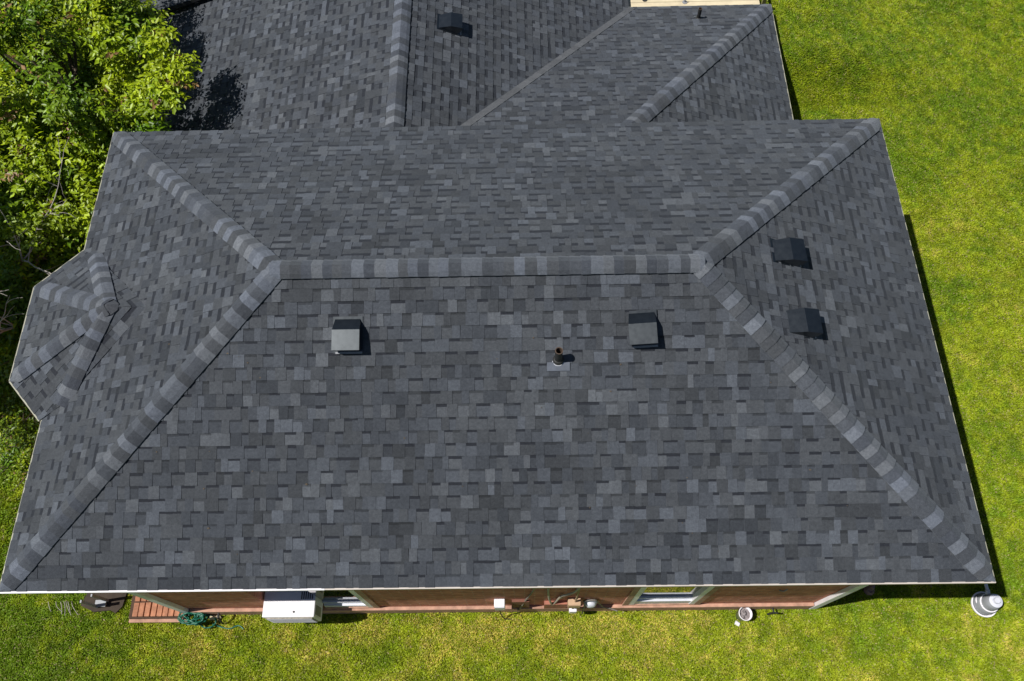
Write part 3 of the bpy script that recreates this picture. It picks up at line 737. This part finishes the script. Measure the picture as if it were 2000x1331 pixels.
tag(m.build('wall_conduit', simple('brown_conduit', (.30,.2,.13), .6), None, (6.45,.12,1)), 'straight brown conduit running down into the tan electric box', 'conduit').location = (6.45,.12,1)
m = MB(); m.tube(smoothc([(9.06,.148,1.46),(9.02,.13,1.42),(8.96,.14,1.43)],4), .008); tag(m.build('wall_hook', GALV, None, (9,.15,1.4)), 'small metal hook on the brick wall right of the window', 'hook').location = (9,.15,1.4)
m = MB(); m.tube([(9.2,.1,.18),(9.22,.04,.16),(9.16,.03,.03)], .012); m.tube([(9.2,.03,.18),(9.25,.02,.24)], .01)
tag(m.build('wall_tap', BLACKC, None, (9.2,.05,0)), 'small dark tap low on the wall near the white corner', 'tap').location = (9.2,.05,0)

# brick stoop
stp = empty('brick_stoop', (.7,.25,0), 'small red brick stoop at the left end of the front wall', 'step'); O = (.7,.25,0)
m = MB(); m.box((.24,.05,-.05),(1.04,.66,.095)); m.build('slab', JOINT, stp, O)
m = MB()
for r_ in range(3):
    x = .30 if r_ < 3 else .3; y = .065+r_*.205
    while x < 1.0:
        dx = random.uniform(-.004,.004); z = .135+random.uniform(-.006,.006)
        m.box((x+dx, y+.006, .0955), (x+.072+dx, y+.2+random.uniform(-.01,.0), z), bev=.006); x += .085
m.build('bricks', PAVER, stp, O)
m = MB(); m.box((.23,.0,0),(1.06,.049,.05), bev=.008); m.build('edging', LEDGE, stp, O)
# hose
hz = empty('garden_hose', (1.22,.0,.1), 'green garden hose coiled beside the brick stoop', 'hose'); O = (1.22,0,.1)
m = MB(); pts = []
for i in range(200):
    a = i*2*math.pi/24; rr = .085+.035*math.sin(i*.37)+.02*random.random()
    pts.append((1.19+rr*math.cos(a)*1.25+.02*math.sin(i*.11), .04+rr*math.sin(a)*.75, .12+.16*abs(math.sin(i*.043))+.02*random.random()))
m.tube(pts, .011, 6); m.build('coil', HOSE, hz, O, smooth=True)
m = MB(); pts = []
for i in range(90):
    a = i*2*math.pi/22; pts.append((1.36+.11*math.cos(a)+.01*random.random(), .0+.085*math.sin(a), .06+.04*random.random()))
m.tube(pts, .010, 6); m.build('coil', HOSE, hz, O, smooth=True)
m = MB(); m.tube(smoothc([(1.42,-.03,.05),(1.55,-.07,.03),(1.66,-.09,.03),(1.78,-.05,.03),(1.86,-.10,.03)],8), .010, 6); m.build('tail', HOSE, hz, O, smooth=True)
m = MB(); m.tube([(1.56,.09,.26),(1.56,.03,.26),(1.57,.0,.18)], .016); m.lathe([(.03,0),(.03,.012)], (1.56,.03,.275)); m.tube([(1.57,0,.2),(1.57,-.03,.05)], .012)
tag(m.build('garden_tap', BLACKC, None, (1.56,.05,.2)), 'black outdoor tap on the wall by the hose', 'tap').location = (1.56,.05,.2)
m = MB(); m.mesh([(1.38,.04,.12),(1.53,.075,.1),(1.38,.02,.02),(1.53,.05,.04),(1.38,.085,.09)], [(0,1,3,2),(0,4,1),(4,2,3,1),(0,2,4)]); tag(m.build('wood_scrap', WOOD, None, (1.45,.05,0)), 'pale wedge of scrap wood between hose and tap', 'wood').location = (1.45,.05,0)

# mat and metal trestle at the lower left
m = MB(); q = [(-.50,.24),(-.30,.15),(-.06,.17),(.02,.13),(.10,.22),(.14,.5),(-.3,.6),(-.42,.45)]
m.mesh([(x,y,.05) for x,y in q]+[(x,y,0.0) for x,y in q], [tuple(range(8))]+[(i,8+i,8+(i+1)%8,(i+1)%8) for i in range(8)])
o = m.build('rubber_mat', MATB, None, (-.2,.25,0)); o.location = (-.2,.25,0); tag(o, 'dark brown mat lying on the grass under the left eave corner', 'mat')
m = MB(); m.box((-.26,.20,.05),(-.235,.24,.55), bev=.004); m.box((-.13,.28,.05),(-.105,.32,.55), bev=.004); m2 = MB(); m2.box((-.26,.21,.10),(-.11,.30,.125))
stand('metal_trestle', (-.19,.26,.05), 'grey metal trestle standing on the dark brown mat', 'trestle', [('legs',m,GREY,False),('rail',m2,GREY,False)])
m = MB()
for k in range(7):
    x = random.uniform(-1.0,-.65); m.tube(smoothc([(x,.30,.02),(x+.06,.22,.07),(x+random.uniform(.05,.15),random.uniform(.08,.18),.04)],4), .004, 5)
o = m.build('wire_scrap', TWIG, None, (-.8,.2,0)); o.location = (-.8,.2,0); tag(o, 'loose pale wires on the grass left of the brown mat', 'wire')

# bucket
m = MB(); T = Matrix.Rotation(math.radians(6),3,'Y'); bo = (8.79,.02,0)
m.lathe([(0,0.0),(.072,0.0),(.09,.21),(.096,.215),(.096,.222),(.084,.222),(.08,.15)], bo, tilt=T)
m2 = MB(); m2.lathe([(.082,.17),(.05,.185),(0,.19)], bo, n=14, tilt=T)
for k in range(16):
    a = random.uniform(0,6.28); r_ = random.uniform(0,.055); m2.box((bo[0]+r_*math.cos(a)-.015,bo[1]+r_*math.sin(a)-.012,.17),(bo[0]+r_*math.cos(a)+.02,bo[1]+r_*math.sin(a)+.015,.19+random.uniform(0,.04)), bev=.005)
m3 = MB(); m3.mesh([(bo[0]-.09,bo[1]-.08,.06),(bo[0]-.03,bo[1]-.11,.06),(bo[0]-.04,bo[1]-.15,.0),(bo[0]-.10,bo[1]-.12,.0),(bo[0]-.08,bo[1]-.07,.04),(bo[0]-.03,bo[1]-.1,.04)], [(0,1,2,3),(3,2,5,4)])
stand('bucket', (8.79,.02,0), 'small white bucket full of grey debris by the wall ledge', 'bucket', [('shell',m,WHITE,True),('debris',m2,DEBRIS,False),('spout',m3,WHITE,False)])
# stone under the right eave
m = MB(); m.lathe([(0,.10),(.05,.1),(.075,.06),(.07,0)], (10.62,.34,0), n=9); m.lathe([(0,.2),(.03,.19),(.05,.1)], (10.63,.37,0), n=7)
o = m.build('clay_pot', simple('brown_clay', (.20,.13,.11), .9, var=.4, scale=20), None, (10.62,.34,0)); o.location = (10.62,.34,0); tag(o, 'small brown clay pot in the shade under the right eave', 'pot')
# tiered canister by the corner
tk = empty('canister', (12.16,.13,0), 'tiered white and grey canister on the grass off the right corner', 'canister'); O = (12.16,.13,0); tk.scale = (.84,.84,.84)
m = MB(); m.lathe([(.15,0),(.19,.02),(.205,.06),(.205,.085),(.185,.085),(.18,.05),(0,.05)], O, n=40); m.build('base_tray', WHITE, tk, O, smooth=False)
m = MB(); m.lathe([(.175,.05),(.165,.20),(.14,.24)], O, n=40); m.build('lower_body', GREY, tk, O, smooth=True)
m = MB(); m.lathe([(.14,.24),(.152,.245),(.152,.262),(.135,.265)], O, n=40); m.build('rim', WHITE, tk, O)
m = MB(); m.lathe([(.135,.255),(.125,.38),(.11,.42),(.09,.44)], O, n=40); m.build('upper_body', GREY, tk, O, smooth=True)
m = MB(); m.lathe([(.10,.43),(.105,.445),(.105,.465),(.06,.475),(.05,.47)], O, n=40); m.build('lid', LGREY, tk, O)
m = MB(); m.lathe([(.05,.46),(.048,.52),(.043,.53),(0,.53)], O, n=28); m.build('cap', LGREY, tk, O)
m = MB(); m.tube(smoothc([(12.03,.10,.13),(11.99,.17,.18),(12.02,.24,.16)],4), .010); m.build('handle', WHITE, tk, O)
m = MB(); m.tube([(12.13,.29,.30),(12.12,.45,.30),(12.10,.62,.29)], .022, 12); m.tube([(12.13,.29,.30),(12.14,.24,.27)], .03, 12)
o = m.build('grey_pipe', LGREY, None, (12.12,.45,.3)); o.location = (12.12,.45,.3); tag(o, 'short pale grey pipe from the roof corner to the tiered canister', 'pipe')

# deck beyond the lower wing
dkk = empty('wooden_deck', (9.1,11.6,.7), 'pale sunlit wooden deck beyond the lower wing roof', 'deck'); O = (9.1,11.6,.7)
m = MB(); y = 10.78
while y < 13.4: m.box((7.86,y,.77),(10.32,y+.135,.80)); y += .142
m.build('boards', WOOD, dkk, O)
m = MB(); m.box((7.87,10.79,.4),(10.31,13.3,.765)); m.build('frame', FASC, dkk, O)
for i, (x, y, lab) in enumerate(((8.19,10.98,'dark metal stand on the deck nearest the valley'), (8.93,10.90,'short grey bracket at the middle of the deck edge'))):
    m = MB(); m.tube([(x,y,.80),(x,y,1.05 if i == 0 else .9)], .012); m.lathe([(.045,0),(.045,.012),(0,.012)], (x,y,.80)); m.box((x-.035,y-.008,.87),(x+.035,y+.008,.885))
    o = m.build('deck_bracket', DGREY if i == 0 else GREY, None, (x,y,.8)); o.location = (x,y,.8); tag(o, lab, 'bracket')
m = MB(); m.box((10.35,10.80,.45),(10.42,10.86,1.05), bev=.005); m.box((10.35,11.3,.45),(10.42,11.36,1.05), bev=.005); m.box((10.37,10.862,.95),(10.40,11.298,.99))
o = m.build('deck_rail', simple('olive_rail', (.16,.16,.05), .8), None, (10.38,11,.7)); o.location = (10.38,11,.7); tag(o, 'dark olive rail at the end of the deck by the roof corner', 'rail')
m = MB(); m.box((10.36,10.16,.45),(10.56,10.40,.74), bev=.01)
o = m.build('brick_block', LEDGE, None, (10.5,10.2,.6)); o.location = (10.5,10.2,.6); tag(o, 'pinkish brick block peeking out from under the lower wing eave', 'block')
